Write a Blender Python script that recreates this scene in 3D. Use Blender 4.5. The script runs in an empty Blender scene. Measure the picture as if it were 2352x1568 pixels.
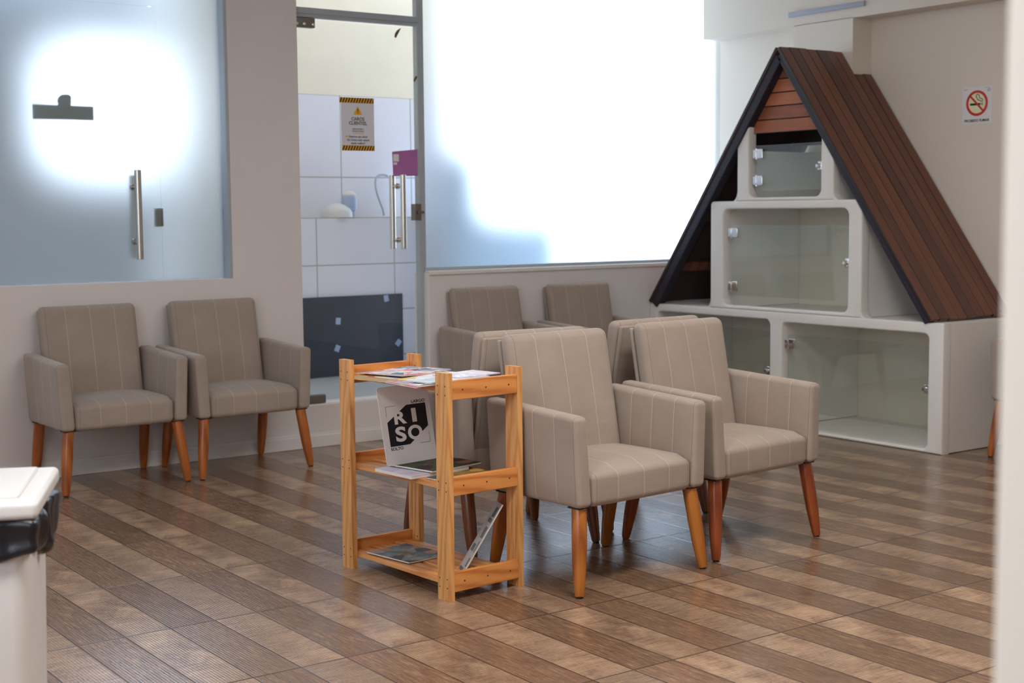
import bpy, bmesh, math, random
from mathutils import Vector, Matrix
random.seed(7)
PI = math.pi
sc = bpy.context.scene
COL = sc.collection

# ------------------------------------------------------------------ camera, world, light, exposure
CAM = (-1.68772, -5.41106, 1.30676)
YAW, PITCH, ROLL, FPX = 0.6240348, 0.0910690, -0.0086830, 3259.0
cd = bpy.data.cameras.new('camera'); cam = bpy.data.objects.new('camera', cd); COL.objects.link(cam)
_f = Vector((math.sin(YAW)*math.cos(PITCH), math.cos(YAW)*math.cos(PITCH), -math.sin(PITCH)))
_r = Vector((math.cos(YAW), -math.sin(YAW), 0)); _u = _r.cross(_f)
_r2 = _r*math.cos(ROLL) + _u*math.sin(ROLL); _u2 = -_r*math.sin(ROLL) + _u*math.cos(ROLL)
cam.matrix_world = Matrix(((_r2.x, _u2.x, -_f.x, CAM[0]), (_r2.y, _u2.y, -_f.y, CAM[1]), (_r2.z, _u2.z, -_f.z, CAM[2]), (0, 0, 0, 1)))
cd.sensor_width = 36.0; cd.lens = FPX*36.0/2352.0; cd.clip_start = .05; cd.clip_end = 200
cd.dof.use_dof = True; cd.dof.focus_distance = 4.9; cd.dof.aperture_fstop = 4.5
sc.camera = cam

sc.view_settings.view_transform = 'Standard'; sc.view_settings.look = 'None'
sc.view_settings.gamma = 1.0; sc.view_settings.use_curve_mapping = False
sc.view_settings.exposure = 0.12
sc.cycles.use_denoising = True
sc.cycles.max_bounces = 10; sc.cycles.diffuse_bounces = 5; sc.cycles.glossy_bounces = 4
sc.cycles.transmission_bounces = 8; sc.cycles.transparent_max_bounces = 16
sc.cycles.sample_clamp_indirect = 6.0

wd = bpy.data.worlds.new('sky'); sc.world = wd; wd.use_nodes = True
wn = wd.node_tree; wn.nodes.clear()
_o = wn.nodes.new('ShaderNodeOutputWorld'); _b = wn.nodes.new('ShaderNodeBackground')
_tc = wn.nodes.new('ShaderNodeTexCoord'); _sx = wn.nodes.new('ShaderNodeSeparateXYZ'); _cr = wn.nodes.new('ShaderNodeValToRGB')
_cr.color_ramp.elements[0].position = 0.0; _cr.color_ramp.elements[0].color = (.74, .85, 1.0, 1)
_cr.color_ramp.elements[1].position = .9; _cr.color_ramp.elements[1].color = (.48, .68, 1.0, 1)
wn.links.new(_tc.outputs['Generated'], _sx.inputs[0]); wn.links.new(_sx.outputs['Z'], _cr.inputs[0])
wn.links.new(_cr.outputs[0], _b.inputs[0]); _b.inputs[1].default_value = 5.5
wn.links.new(_b.outputs[0], _o.inputs[0])

def area_lamp(name, loc, sx, sy, power, color, rot=(0, 0, 0)):
    l = bpy.data.lights.new(name, 'AREA'); l.shape = 'RECTANGLE'; l.size = sx; l.size_y = sy
    l.energy = power; l.color = color
    o = bpy.data.objects.new(name, l); COL.objects.link(o); o.location = loc; o.rotation_euler = rot
    return o
# ceiling panels of the waiting room (all above the picture)
for _i, (_x, _y, _p) in enumerate(((-1.5, -3.4, 50), (1.2, -3.0, 54), (2.6, -1.5, 18))):
    area_lamp('ceiling_lamp', (_x, _y, 2.82), 1.1, .55, _p, (1.0, .95, .905))

# ------------------------------------------------------------------ node helpers and materials
class NT:
    def __init__(s, name):
        s.m = bpy.data.materials.new(name); s.m.use_nodes = True; s.t = s.m.node_tree; s.t.nodes.clear()
        s.out = s.t.nodes.new('ShaderNodeOutputMaterial')
    def n(s, typ, **kw):
        x = s.t.nodes.new(typ)
        for k, v in kw.items(): setattr(x, k, v)
        return x
    def set(s, sock, v):
        if hasattr(v, 'is_output') or isinstance(v, bpy.types.NodeSocket): s.t.links.new(v, sock)
        else: sock.default_value = v
    def math(s, op, a, b=None, c=None, clamp=False):
        x = s.n('ShaderNodeMath', operation=op); x.use_clamp = clamp
        s.set(x.inputs[0], a)
        if b is not None: s.set(x.inputs[1], b)
        if c is not None: s.set(x.inputs[2], c)
        return x.outputs[0]
    def mix(s, f, a, b, blend='MIX'):
        x = s.n('ShaderNodeMix', data_type='RGBA', blend_type=blend)
        s.set(x.inputs[0], f); s.set(x.inputs[6], a); s.set(x.inputs[7], b)
        return x.outputs[2]
    def obj(s): return s.n('ShaderNodeTexCoord').outputs['Object']
    def xyz(s, v):
        x = s.n('ShaderNodeSeparateXYZ'); s.set(x.inputs[0], v); return x.outputs
    def comb(s, a, b, c):
        x = s.n('ShaderNodeCombineXYZ')
        for i, q in enumerate((a, b, c)): s.set(x.inputs[i], q)
        return x.outputs[0]
    def noise(s, v, scale, detail=3, rough=.5, dist=0):
        x = s.n('ShaderNodeTexNoise'); s.set(x.inputs['Vector'], v); x.inputs['Scale'].default_value = scale
        x.inputs['Detail'].default_value = detail; x.inputs['Roughness'].default_value = rough; x.inputs['Distortion'].default_value = dist
        return x.outputs['Fac']
    def scale(s, v, sx, sy, sz):
        x = s.n('ShaderNodeMapping'); s.set(x.inputs[0], v); x.inputs['Scale'].default_value = (sx, sy, sz); return x.outputs[0]
    def ramp(s, f, *st):
        x = s.n('ShaderNodeValToRGB'); s.set(x.inputs[0], f); e = x.color_ramp.elements
        while len(e) < len(st): e.new(.5)
        for i, (p, c) in enumerate(st): e[i].position = p; e[i].color = (*c, 1)
        return x.outputs[0]
    def bump(s, h, strength=.3, dist=.002):
        x = s.n('ShaderNodeBump'); s.set(x.inputs['Height'], h); x.inputs['Strength'].default_value = strength
        x.inputs['Distance'].default_value = dist; return x.outputs[0]
    def bsdf(s, color, rough=.5, metal=0., spec=.5, normal=None, **kw):
        p = s.n('ShaderNodeBsdfPrincipled')
        c = color if not isinstance(color, tuple) or len(color) == 4 else (*color, 1)
        s.set(p.inputs['Base Color'], c); s.set(p.inputs['Roughness'], rough); p.inputs['Metallic'].default_value = metal
        p.inputs['Specular IOR Level'].default_value = spec
        if normal is not None: s.set(p.inputs['Normal'], normal)
        for k, v in kw.items(): s.set(p.inputs[k], v)
        s.t.links.new(p.outputs[0], s.out.inputs[0]); return p

def lin(r, g, b):
    f = lambda c: (c/12.92 if c <= .04045 else ((c+.055)/1.055)**2.4)
    return (f(r/255), f(g/255), f(b/255))

def plain(name, col, rough=.5, metal=0., spec=.5, var=.06, scale=6., bumpk=0., bscale=120.):
    t = NT(name); o = t.obj()
    c = t.mix(t.noise(o, scale, 4), (*[x*(1-var) for x in col], 1), (*[min(1, x*(1+var)) for x in col], 1))
    nm = t.bump(t.noise(o, bscale, 3), bumpk, .002) if bumpk else None
    t.bsdf(c, rough, metal, spec, nm); return t.m

def fabric(name, axis):
    t = NT(name); o = t.obj(); x, y, z = t.xyz(o)
    if axis == 0: d = t.math('ABSOLUTE', t.math('SUBTRACT', t.math('PINGPONG', t.math('ADD', x, 1.25), .0625), 0.0)); lim = .19; co = x
    else: d = t.math('ABSOLUTE', t.math('PINGPONG', t.math('ADD', y, 1.24 - .0), .055)); lim = None; co = y
    lines = t.math('LESS_THAN', d, .0011)
    if axis == 0: lines = t.math('MULTIPLY', lines, t.math('LESS_THAN', t.math('ABSOLUTE', x), .19))
    else: lines = t.math('MULTIPLY', lines, t.math('LESS_THAN', t.math('ABSOLUTE', t.math('ADD', y, .03)), .15))
    if axis == 0: seam = t.math('LESS_THAN', t.math('ABSOLUTE', t.math('SUBTRACT', t.math('ABSOLUTE', x), .2235)), .0011)
    else: seam = t.math('LESS_THAN', t.math('ABSOLUTE', t.math('ADD', y, .2335)), .0011)
    soil = t.noise(o, 5.5, 4, .6)
    base = t.mix(soil, (*lin(151, 137, 126), 1), (*lin(177, 162, 150), 1))
    weave = t.noise(o, 900, 2)
    base = t.mix(t.math('MULTIPLY', weave, .18), base, (*lin(120, 105, 90), 1))
    colr = t.mix(t.math('MULTIPLY', lines, .52), base, (*lin(222, 208, 186), 1))
    colr = t.mix(t.math('MULTIPLY', seam, .45), colr, (*lin(84, 72, 62), 1))
    wr = t.noise(t.scale(o, 1, 1, 2.2), 11, 3, .5, .6)
    groove = t.math('SMOOTH_MIN', d, .009, .004)
    h = t.math('ADD', t.math('MULTIPLY', wr, .5), t.math('MULTIPLY', groove, 40))
    t.bsdf(colr, .85, 0, .25, t.bump(h, .5, .006), **{'Sheen Weight': .25, 'Sheen Roughness': .4}); return t.m

def wood(name, c1, c2, c3, along='z', rough=.4, scale=1., spec=.5, coat=0.):
    t = NT(name); o = t.obj()
    k = {'x': (.12, 1, 1), 'y': (1, .12, 1), 'z': (1, 1, .12)}[along]
    v = t.scale(o, *[q*scale for q in k])
    ri = t.n('ShaderNodeObjectInfo').outputs['Random']
    v2 = t.n('ShaderNodeVectorMath', operation='ADD'); t.set(v2.inputs[0], v)
    t.set(v2.inputs[1], t.comb(t.math('MULTIPLY', ri, 7.3), t.math('MULTIPLY', ri, 3.1), t.math('MULTIPLY', ri, 5.7)))
    w = t.n('ShaderNodeTexWave', wave_type='BANDS', bands_direction='DIAGONAL'); t.set(w.inputs['Vector'], v2.outputs[0])
    w.inputs['Scale'].default_value = 9; w.inputs['Distortion'].default_value = 5; w.inputs['Detail'].default_value = 3; w.inputs['Detail Scale'].default_value = 1.2
    g = t.noise(v2.outputs[0], 60, 4, .6)
    f = t.math('ADD', t.math('MULTIPLY', w.outputs['Fac'], .6), t.math('MULTIPLY', g, .4))
    c = t.ramp(f, (.15, c3), (.45, c2), (.8, c1))
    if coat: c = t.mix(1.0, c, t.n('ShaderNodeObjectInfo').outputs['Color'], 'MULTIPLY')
    t.bsdf(c, rough, 0, spec, t.bump(g, .12, .001), **({'Coat Weight': coat, 'Coat Roughness': .15} if coat else {})); return t.m

def floor_mat():
    t = NT('wood_look_tile'); o = t.obj(); x, y, z = t.xyz(o)
    u = t.math('DIVIDE', x, .15); v = t.math('DIVIDE', y, .6)
    iu = t.math('FLOOR', u); iv = t.math('FLOOR', v); fu = t.math('FRACT', u); fv = t.math('FRACT', v)
    par = t.math('FLOORED_MODULO', iu, 2.0); q4 = t.math('FLOORED_MODULO', iu, 4.0)
    wn_ = t.n('ShaderNodeTexWhiteNoise', noise_dimensions='2D'); t.set(wn_.inputs['Vector'], t.comb(iu, iv, 0)); rnd = wn_.outputs['Value']
    wt = t.n('ShaderNodeTexWhiteNoise', noise_dimensions='2D')
    t.set(wt.inputs['Vector'], t.comb(t.math('FLOOR', t.math('DIVIDE', iu, 4.0)), iv, 0)); rt = wt.outputs['Value']
    # printed figure: repeated per tile with a small shift
    pv = t.comb(t.math('ADD', t.math('MULTIPLY', fu, .15), t.math('MULTIPLY', q4, 3.7)), t.math('ADD', t.math('MULTIPLY', fv, .6), t.math('MULTIPLY', t.math('GREATER_THAN', rt, .5), 5.0)), 0)
    grain = t.noise(t.scale(pv, 110, 10, 1), 1.0, 5, .65)
    grain2 = t.noise(t.scale(pv, 420, 40, 1), 1.0, 3, .6)
    saw = t.noise(t.scale(pv, 9, 230, 1), 1.0, 4, .65)
    blotch = t.noise(t.scale(pv, 9, 6, 1), 1.0, 3, .55, .4)
    dmix = t.math('ADD', t.math('MULTIPLY', grain, .5), t.math('ADD', t.math('MULTIPLY', grain2, .32), t.math('MULTIPLY', blotch, .18)))
    dark = t.ramp(dmix, (.32, lin(76, 54, 44)), (.45, lin(116, 88, 69)), (.55, lin(142, 111, 86)), (.68, lin(198, 162, 124)))
    dark = t.mix(t.math('MULTIPLY', t.math('LESS_THAN', q4, 1.0), .3), dark, (*lin(116, 92, 76), 1))
    lsaw = t.ramp(t.math('ADD', t.math('MULTIPLY', saw, .55), t.math('ADD', t.math('MULTIPLY', grain2, .3), t.math('MULTIPLY', blotch, .15))), (.34, lin(98, 77, 64)), (.47, lin(150, 123, 101)), (.57, lin(173, 146, 120)), (.7, lin(204, 176, 146)))
    lblo = t.ramp(t.math('ADD', t.math('MULTIPLY', blotch, .42), t.math('ADD', t.math('MULTIPLY', saw, .33), t.math('MULTIPLY', grain2, .25))), (.36, lin(92, 68, 56)), (.46, lin(142, 113, 92)), (.54, lin(174, 144, 116)), (.66, lin(212, 180, 146)))
    light = t.mix(t.math('GREATER_THAN', q4, 2.0), lsaw, lblo)
    light = t.mix(t.math('MULTIPLY', rnd, .6), light, lblo)
    col = t.mix(par, dark, light)
    bri = t.math('ADD', .86, t.math('MULTIPLY', rnd, .28))
    hs = t.n('ShaderNodeHueSaturation'); t.set(hs.inputs['Color'], col); t.set(hs.inputs['Value'], bri); col = hs.outputs[0]
    du = t.math('MULTIPLY', t.math('MINIMUM', fu, t.math('SUBTRACT', 1.0, fu)), .15)
    dv = t.math('MULTIPLY', t.math('MINIMUM', fv, t.math('SUBTRACT', 1.0, fv)), .6)
    gl = t.math('MAXIMUM', t.math('LESS_THAN', du, .0026), t.math('LESS_THAN', dv, .0030))
    col = t.mix(t.math('MULTIPLY', gl, .92), col, (*lin(62, 47, 44), 1))
    g = t.math('MINIMUM', du, dv)
    edge = t.math('MULTIPLY', t.math('MINIMUM', g, .005), 200.0)
    rib = t.math('MULTIPLY', t.math('POWER', t.math('ADD', .5, t.math('MULTIPLY', t.math('SINE', t.math('MULTIPLY', x, 2*PI/.0094)), .5)), 3.0), -.62)
    ribd = t.math('ADD', .5, t.math('MULTIPLY', t.math('SINE', t.math('MULTIPLY', x, 2*PI/.0094)), .5))
    col = t.mix(t.math('MULTIPLY', t.math('POWER', ribd, 4.0), .38), col, (*lin(92, 70, 60), 1))
    tex = t.math('ADD', t.math('MULTIPLY', grain2, .12), t.math('MULTIPLY', saw, .10))
    h = t.math('ADD', t.math('ADD', edge, rib), tex)
    rough = t.math('ADD', .13, t.math('MULTIPLY', grain, .12))
    t.bsdf(col, rough, 0, .75, t.bump(h, .45, .0011)); return t.m

def glass_clear(name, tint, refl=1.0):
    t = NT(name); tr = t.n('ShaderNodeBsdfTransparent'); tr.inputs[0].default_value = (*tint, 1)
    gl = t.n('ShaderNodeBsdfGlossy'); gl.inputs['Roughness'].default_value = .0
    fr = t.n('ShaderNodeFresnel'); t.set(fr.inputs[0], t.math('SUBTRACT', 1.45, t.math('MULTIPLY', t.n('ShaderNodeNewGeometry').outputs['Backfacing'], 1.45-1/1.45)))
    mx = t.n('ShaderNodeMixShader'); t.set(mx.inputs[0], t.math('MULTIPLY', fr.outputs[0], refl))
    t.t.links.new(tr.outputs[0], mx.inputs[1]); t.t.links.new(gl.outputs[0], mx.inputs[2]); t.t.links.new(mx.outputs[0], t.out.inputs[0]); return t.m

def glass_frost(name, tint, rough, trans):
    t = NT(name); o = t.obj()
    rf = t.n('ShaderNodeBsdfRefraction'); rf.inputs['Color'].default_value = (*tint, 1); rf.inputs['Roughness'].default_value = rough; rf.inputs['IOR'].default_value = 1.30
    tl = t.n('ShaderNodeBsdfTranslucent'); tl.inputs[0].default_value = (*tint, 1)
    df = t.n('ShaderNodeBsdfDiffuse'); df.inputs[0].default_value = (*lin(205, 212, 212), 1)
    gl = t.n('ShaderNodeBsdfGlossy'); gl.inputs['Roughness'].default_value = .35
    m1 = t.n('ShaderNodeMixShader'); m1.inputs[0].default_value = trans; t.t.links.new(rf.outputs[0], m1.inputs[1]); t.t.links.new(tl.outputs[0], m1.inputs[2])
    m2 = t.n('ShaderNodeMixShader'); t.set(m2.inputs[0], t.math('ADD', .09, t.math('MULTIPLY', t.noise(o, 300, 2), .04)))
    t.t.links.new(m1.outputs[0], m2.inputs[1]); t.t.links.new(df.outputs[0], m2.inputs[2])
    m3 = t.n('ShaderNodeMixShader'); m3.inputs[0].default_value = .05; t.t.links.new(m2.outputs[0], m3.inputs[1]); t.t.links.new(gl.outputs[0], m3.inputs[2])
    t.t.links.new(m3.outputs[0], t.out.inputs[0]); return t.m

def tile_mat(name, axis_w, ox, pw, oz, ph, base=(236, 232, 240)):
    t = NT(name); o = t.obj(); x, y, z = t.xyz(o)
    fx = t.math('FRACT', t.math('DIVIDE', t.math('SUBTRACT', x, ox), pw)); fz = t.math('FRACT', t.math('DIVIDE', t.math('SUBTRACT', z, oz), ph))
    dx = t.math('MULTIPLY', t.math('MINIMUM', fx, t.math('SUBTRACT', 1., fx)), pw); dz = t.math('MULTIPLY', t.math('MINIMUM', fz, t.math('SUBTRACT', 1., fz)), ph)
    g = t.math('LESS_THAN', t.math('MINIMUM', dx, dz), .004)
    c = t.mix(t.noise(o, 4, 3), (*lin(*base), 1), (*lin(*[min(255, b+8) for b in base]), 1))
    t.bsdf(t.mix(g, c, (*lin(178, 176, 168), 1)), .25, 0, .5); return t.m

M = {}
M['wall'] = plain('wall_paint', lin(223, 217, 215), .75, 0, .25, .03, 2.5, .12, 60)
M['wall_cream'] = plain('wall_paint_cream', lin(226, 217, 204), .75, 0, .25, .03, 2., .1, 50)
M['trim'] = plain('white_trim', lin(226, 222, 219), .5, 0, .4, .05, 9)
M['ceil'] = plain('ceiling_paint', lin(226, 222, 214), .8)
M['floor'] = floor_mat()
M['fabx'] = fabric('taupe_fabric', 0); M['faby'] = fabric('taupe_fabric_arm', 1)
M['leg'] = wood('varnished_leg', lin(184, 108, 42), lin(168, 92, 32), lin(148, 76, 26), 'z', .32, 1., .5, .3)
M['black'] = plain('black_plastic', (.012, .012, .013), .5)
M['pine_z'] = wood('pine_upright', lin(222, 166, 104), lin(216, 156, 92), lin(200, 136, 76), 'z', .45, 2.2)
M['pine_x'] = wood('pine_rail', lin(220, 148, 80), lin(212, 138, 72), lin(186, 110, 54), 'x', .45, 1.6)
M['pine_y'] = wood('pine_slat', lin(222, 160, 96), lin(214, 148, 84), lin(194, 122, 64), 'y', .45, 1.6)
M['nail'] = plain('nail_head', lin(90, 88, 80), .45, .7)
M['plaster'] = plain('white_plaster', lin(231, 228, 223), .8, 0, .25, .03, 3., .35, 38)
def board_mat(name, axis, pitch, off, cols, along):
    t = NT(name); o = t.obj(); c = t.xyz(o); k = t.math('FLOOR', t.math('DIVIDE', t.math('SUBTRACT', c[axis], off), pitch))
    wnz = t.n('ShaderNodeTexWhiteNoise', noise_dimensions='1D'); t.set(wnz.inputs['W'], k); r = wnz.outputs['Value']
    sc_ = {'z': (14, 14, 1.1), 'y': (14, 1.1, 14)}[along]
    v2 = t.n('ShaderNodeVectorMath', operation='ADD'); t.set(v2.inputs[0], t.scale(o, *sc_)); t.set(v2.inputs[1], t.comb(t.math('MULTIPLY', r, 9.), t.math('MULTIPLY', r, 5.), t.math('MULTIPLY', r, 7.)))
    g = t.noise(v2.outputs[0], 1.6, 5, .65, .5); f = t.math('ADD', t.math('MULTIPLY', g, .6), t.math('MULTIPLY', r, .4))
    fr = t.math('FRACT', t.math('DIVIDE', t.math('SUBTRACT', c[axis], off), pitch)); gap = t.math('LESS_THAN', t.math('MULTIPLY', t.math('MINIMUM', fr, t.math('SUBTRACT', 1., fr)), pitch), .0036)
    col = t.mix(gap, t.ramp(f, (.25, lin(*cols[2])), (.5, lin(*cols[1])), (.75, lin(*cols[0]))), (*lin(34, 20, 18), 1))
    t.bsdf(col, .42, 0, .5, t.bump(g, .15, .001)); return t.m
M['roof'] = board_mat('roof_board', 0, .077, -.02, ((122, 73, 51), (103, 61, 46), (84, 52, 43)), 'z')
M['gable'] = board_mat('gable_board', 2, .078, 1.762, ((190, 116, 78), (164, 96, 66), (130, 76, 56)), 'y')
M['shade_sheet'] = plain('roof_shade_colour', lin(52, 34, 34), .6)  # dark colour standing in for backlit shade inside the roof
M['rafter'] = plain('dark_rafter', lin(34, 31, 44), .6)
M['alu'] = plain('grey_aluminium', lin(172, 180, 186), .5, .15)
M['steel'] = plain('brushed_steel', lin(200, 196, 190), .22, 1.)
M['chrome'] = plain('chrome', lin(225, 225, 228), .08, 1.)
M['fitting'] = plain('grey_fitting', lin(128, 122, 116), .35, .8)
M['clear'] = glass_clear('clear_glass', (.98, .98, .98), .8)
M['green'] = glass_clear('green_glass', (.95, .982, .968), 1.7)
M['frost'] = glass_frost('frosted_glass', (.92, .95, .98), .74, .09)
M['pane_back'] = glass_clear('glass_edge', (.97, .99, .99), 0.)
M['white_plastic'] = plain('white_plastic', lin(224, 222, 220), .35)
M['bag'] = plain('black_bag', lin(22, 22, 30), .3, 0, .5, .2, 10, .8, 30)
M['paper'] = plain('white_paper', lin(228, 226, 226), .7, 0, .3, .02)
M['paper_grey'] = plain('poster_paper', lin(224, 224, 232), .7, 0, .3, .02)
M['ink'] = plain('black_ink', lin(22, 22, 30), .6)
M['ink_soft'] = plain('grey_ink', lin(96, 100, 96), .6)
M['yellow'] = plain('hazard_yellow', lin(236, 172, 24), .6)
M['red'] = plain('sign_red', lin(206, 48, 44), .45)
M['cream'] = plain('sign_cream', lin(232, 230, 190), .5)
M['purple'] = plain('purple_paper', lin(178, 112, 170), .6, 0, .3, .12, 14)
M['tile_low'] = tile_mat('white_tile', 0, 2.698, .588, .968, .31)
M['tile_up'] = tile_mat('white_tile_upper', 0, 3.002, .551, 1.548, .545)
M['cream_wall'] = plain('cream_outside_paint', lin(248, 236, 214), .8)
M['room_paint'] = plain('cool_white_paint', lin(214, 217, 218), .8)
M['slate'] = plain('dark_slate', lin(40, 50, 66), .3, 0, .5, .25, 5)
M['concrete'] = plain('pale_concrete', lin(176, 182, 186), .45, 0, .5, .1, 5)
M['grey_sign'] = plain('grey_green_board', lin(160, 172, 168), .6)
M['blue_clear'] = plain('pale_blue_plastic', lin(166, 184, 214), .3)

# ------------------------------------------------------------------ mesh helpers
def link(name, me, mat, parent=None):
    o = bpy.data.objects.new(name, me); COL.objects.link(o)
    if mat is not None:
        for m_ in (mat if isinstance(mat, (list, tuple)) else [mat]): me.materials.append(m_)
    if parent is not None: o.parent = parent
    return o
def obj(name, bm, mat, parent=None, smooth=False, angle=None):
    bmesh.ops.recalc_face_normals(bm, faces=bm.faces[:])
    me = bpy.data.meshes.new(name); bm.to_mesh(me); bm.free()
    if smooth:
        for p in me.polygons: p.use_smooth = True
        if angle is not None: me.set_sharp_from_angle(angle=math.radians(angle))
    return link(name, me, mat, parent)
def thing(name, label, cat, loc=(0, 0, 0), rz=0., group=None):
    o = bpy.data.objects.new(name, None); COL.objects.link(o); o.location = loc; o.rotation_euler = (0, 0, rz); o.empty_display_size = .1
    return tag(o, label, cat, group)
def tag(o, label, cat, group=None):
    o['label'] = label; o['category'] = cat
    if group: o['group'] = group
    return o
def struct(o): o['kind'] = 'structure'; return o
def copy_tree(o, parent=None):
    c = o.copy(); COL.objects.link(c)
    if parent is not None: c.parent = parent
    for ch in list(o.children): copy_tree(ch, c)
    return c

def box(bm, x0, x1, y0, y1, z0, z1):
    vs = [bm.verts.new((x, y, z)) for x in (x0, x1) for y in (y0, y1) for z in (z0, z1)]
    for f in ((0, 1, 3, 2), (4, 6, 7, 5), (0, 4, 5, 1), (2, 3, 7, 6), (0, 2, 6, 4), (1, 5, 7, 3)): bm.faces.new([vs[i] for i in f])
def bx(*a):
    bm = bmesh.new(); box(bm, *a); return bm
def rbox(bm, x0, x1, y0, y1, z0, z1, r, n=(1, 1, 1), fn=None):
    c = ((x0+x1)/2, (y0+y1)/2, (z0+z1)/2); h = ((x1-x0)/2, (y1-y0)/2, (z1-z0)/2)
    r = min(r, *[q*.98 for q in h])
    def pos(hh, k):
        a = [-hh, -hh+r*.42, -hh+r*.75, -hh+r]; b = [hh-r, hh-r*.75, hh-r*.42, hh]
        mid = [-hh+r+(2*hh-2*r)*i/k for i in range(1, k)]
        return a+mid+b
    P = [pos(h[i], n[i]) for i in range(3)]
    vm = {}
    def vert(p):
        key = tuple(round(q, 6) for q in p)
        if key in vm: return vm[key]
        q = [max(-(h[i]-r), min(h[i]-r, p[i])) for i in range(3)]; d = Vector([p[i]-q[i] for i in range(3)])
        if d.length > 1e-9: d = d*(r/d.length)
        co = Vector([c[i]+q[i]+d[i] for i in range(3)])
        if fn: co = Vector(fn(co))
        vm[key] = bm.verts.new(co); return vm[key]
    for ax in range(3):
        a, b = [i for i in range(3) if i != ax]
        for s in (-1, 1):
            for i in range(len(P[a])-1):
                for j in range(len(P[b])-1):
                    q = []
                    for di, dj in ((0, 0), (1, 0), (1, 1), (0, 1)):
                        p = [0, 0, 0]; p[ax] = s*h[ax]; p[a] = P[a][i+di]; p[b] = P[b][j+dj]; q.append(vert(p))
                    if len(set(q)) == 4:
                        try: bm.faces.new(q)
                        except ValueError: pass
def rb(*a, **k):
    bm = bmesh.new(); rbox(bm, *a, **k); return bm
def frame_of(d):
    d = d.normalized(); a = Vector((0, 0, 1)) if abs(d.z) < .9 else Vector((1, 0, 0))
    u = d.cross(a).normalized(); return u, d.cross(u).normalized()
def lathe(bm, p0, p1, prof, seg=20, cap=True):
    """prof: (t along p0->p1, radius)"""
    p0 = Vector(p0); p1 = Vector(p1); u, w = frame_of(p1-p0); rings = []
    for t, r in prof:
        c = p0.lerp(p1, t); rings.append([bm.verts.new(c+u*math.cos(2*PI*i/seg)*r+w*math.sin(2*PI*i/seg)*r) for i in range(seg)])
    for a, b in zip(rings, rings[1:]):
        for i in range(seg): bm.faces.new((a[i], a[(i+1) % seg], b[(i+1) % seg], b[i]))
    if cap: bm.faces.new(rings[0]); bm.faces.new(rings[-1])
def cyl(bm, p0, p1, r, seg=20): lathe(bm, p0, p1, ((0, r), (1, r)), seg)
def tube(bm, pts, r, seg=10):
    pts = [Vector(p) for p in pts]; rings = []; u = None
    for i, p in enumerate(pts):
        d = (pts[min(i+1, len(pts)-1)]-pts[max(i-1, 0)]).normalized()
        if u is None: u, w = frame_of(d)
        else:
            u = (u-d*u.dot(d)).normalized(); w = d.cross(u)
        rings.append([bm.verts.new(p+u*math.cos(2*PI*k/seg)*r+w*math.sin(2*PI*k/seg)*r) for k in range(seg)])
    for a, b in zip(rings, rings[1:]):
        for k in range(seg): bm.faces.new((a[k], a[(k+1) % seg], b[(k+1) % seg], b[k]))
    bm.faces.new(rings[0]); bm.faces.new(rings[-1])
def rrect(x0, x1, y0, y1, r, n=6, corners=(1, 1, 1, 1)):
    """rounded rectangle outline, corners order: ll, lr, ur, ul"""
    out = []
    for k, (cx, cy, a0) in enumerate(((x0, y0, PI), (x1, y0, 1.5*PI), (x1, y1, 0), (x0, y1, .5*PI))):
        rr = r*corners[k]
        ox = cx+(rr if cx == x0 else -rr); oy = cy+(rr if cy == y0 else -rr)
        if rr <= 0: out.append((cx, cy)); continue
        for i in range(n+1):
            a = a0+PI/2*i/n; out.append((ox+rr*math.cos(a), oy+rr*math.sin(a)))
    return out
def plate(outs, depth, bevel, mapf, res=2):
    """filled 2D outline with holes -> mesh; mapf(u, v, w) gives the 3D point"""
    cu = bpy.data.curves.new('outline', 'CURVE'); cu.dimensions = '2D'; cu.fill_mode = 'BOTH'
    cu.extrude = max(0, depth/2-bevel); cu.bevel_depth = bevel; cu.bevel_resolution = res
    if bevel: cu.offset = -bevel
    for pts in outs:
        s = cu.splines.new('POLY'); s.points.add(len(pts)-1); s.use_cyclic_u = True
        for p, q in zip(s.points, pts): p.co = (q[0], q[1], 0, 1)
    return curve_bm(cu, mapf)
def curve_bm(cu, mapf):
    o = bpy.data.objects.new('outline', cu); COL.objects.link(o); bpy.context.view_layer.update()
    dg = bpy.context.evaluated_depsgraph_get(); me = bpy.data.meshes.new_from_object(o.evaluated_get(dg))
    bm = bmesh.new(); bm.from_mesh(me); bpy.data.objects.remove(o); bpy.data.meshes.remove(me); bpy.data.curves.remove(cu)
    for v in bm.verts: v.co = Vector(mapf(*v.co))
    bmesh.ops.remove_doubles(bm, verts=bm.verts[:], dist=1e-5)
    return bm
def text_bm(s, size, mapf, bold=0., align='CENTER', extrude=.0004, space=1.):
    cu = bpy.data.curves.new('lettering', 'FONT'); cu.body = s; cu.size = size; cu.align_x = align; cu.offset = bold; cu.extrude = extrude
    cu.space_character = space; cu.resolution_u = 4
    return curve_bm(cu, mapf)
def join(bm, other):
    me = bpy.data.meshes.new('t'); other.to_mesh(me); other.free(); bm.from_mesh(me); bpy.data.meshes.remove(me)
def poly(bm, pts, mapf, d=.0004):
    a = [bm.verts.new(mapf(u, v, 0)) for u, v in pts]; b = [bm.verts.new(mapf(u, v, d)) for u, v in pts]
    bm.faces.new(a); bm.faces.new(b)
    for i in range(len(pts)): bm.faces.new((a[i], a[(i+1) % len(pts)], b[(i+1) % len(pts)], b[i]))

# ------------------------------------------------------------------ the room
YW = 1.64; YG = 1.70; XB = 5.03; XR = 5.20; ZC = 2.86
struct(obj('floor', bx(-6, 5.4, -8, 1.66, -.06, 0), M['floor']))
struct(obj('ceiling', bx(-6, 5.4, -8, 1.84, ZC, ZC+.06), M['ceil']))
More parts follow.
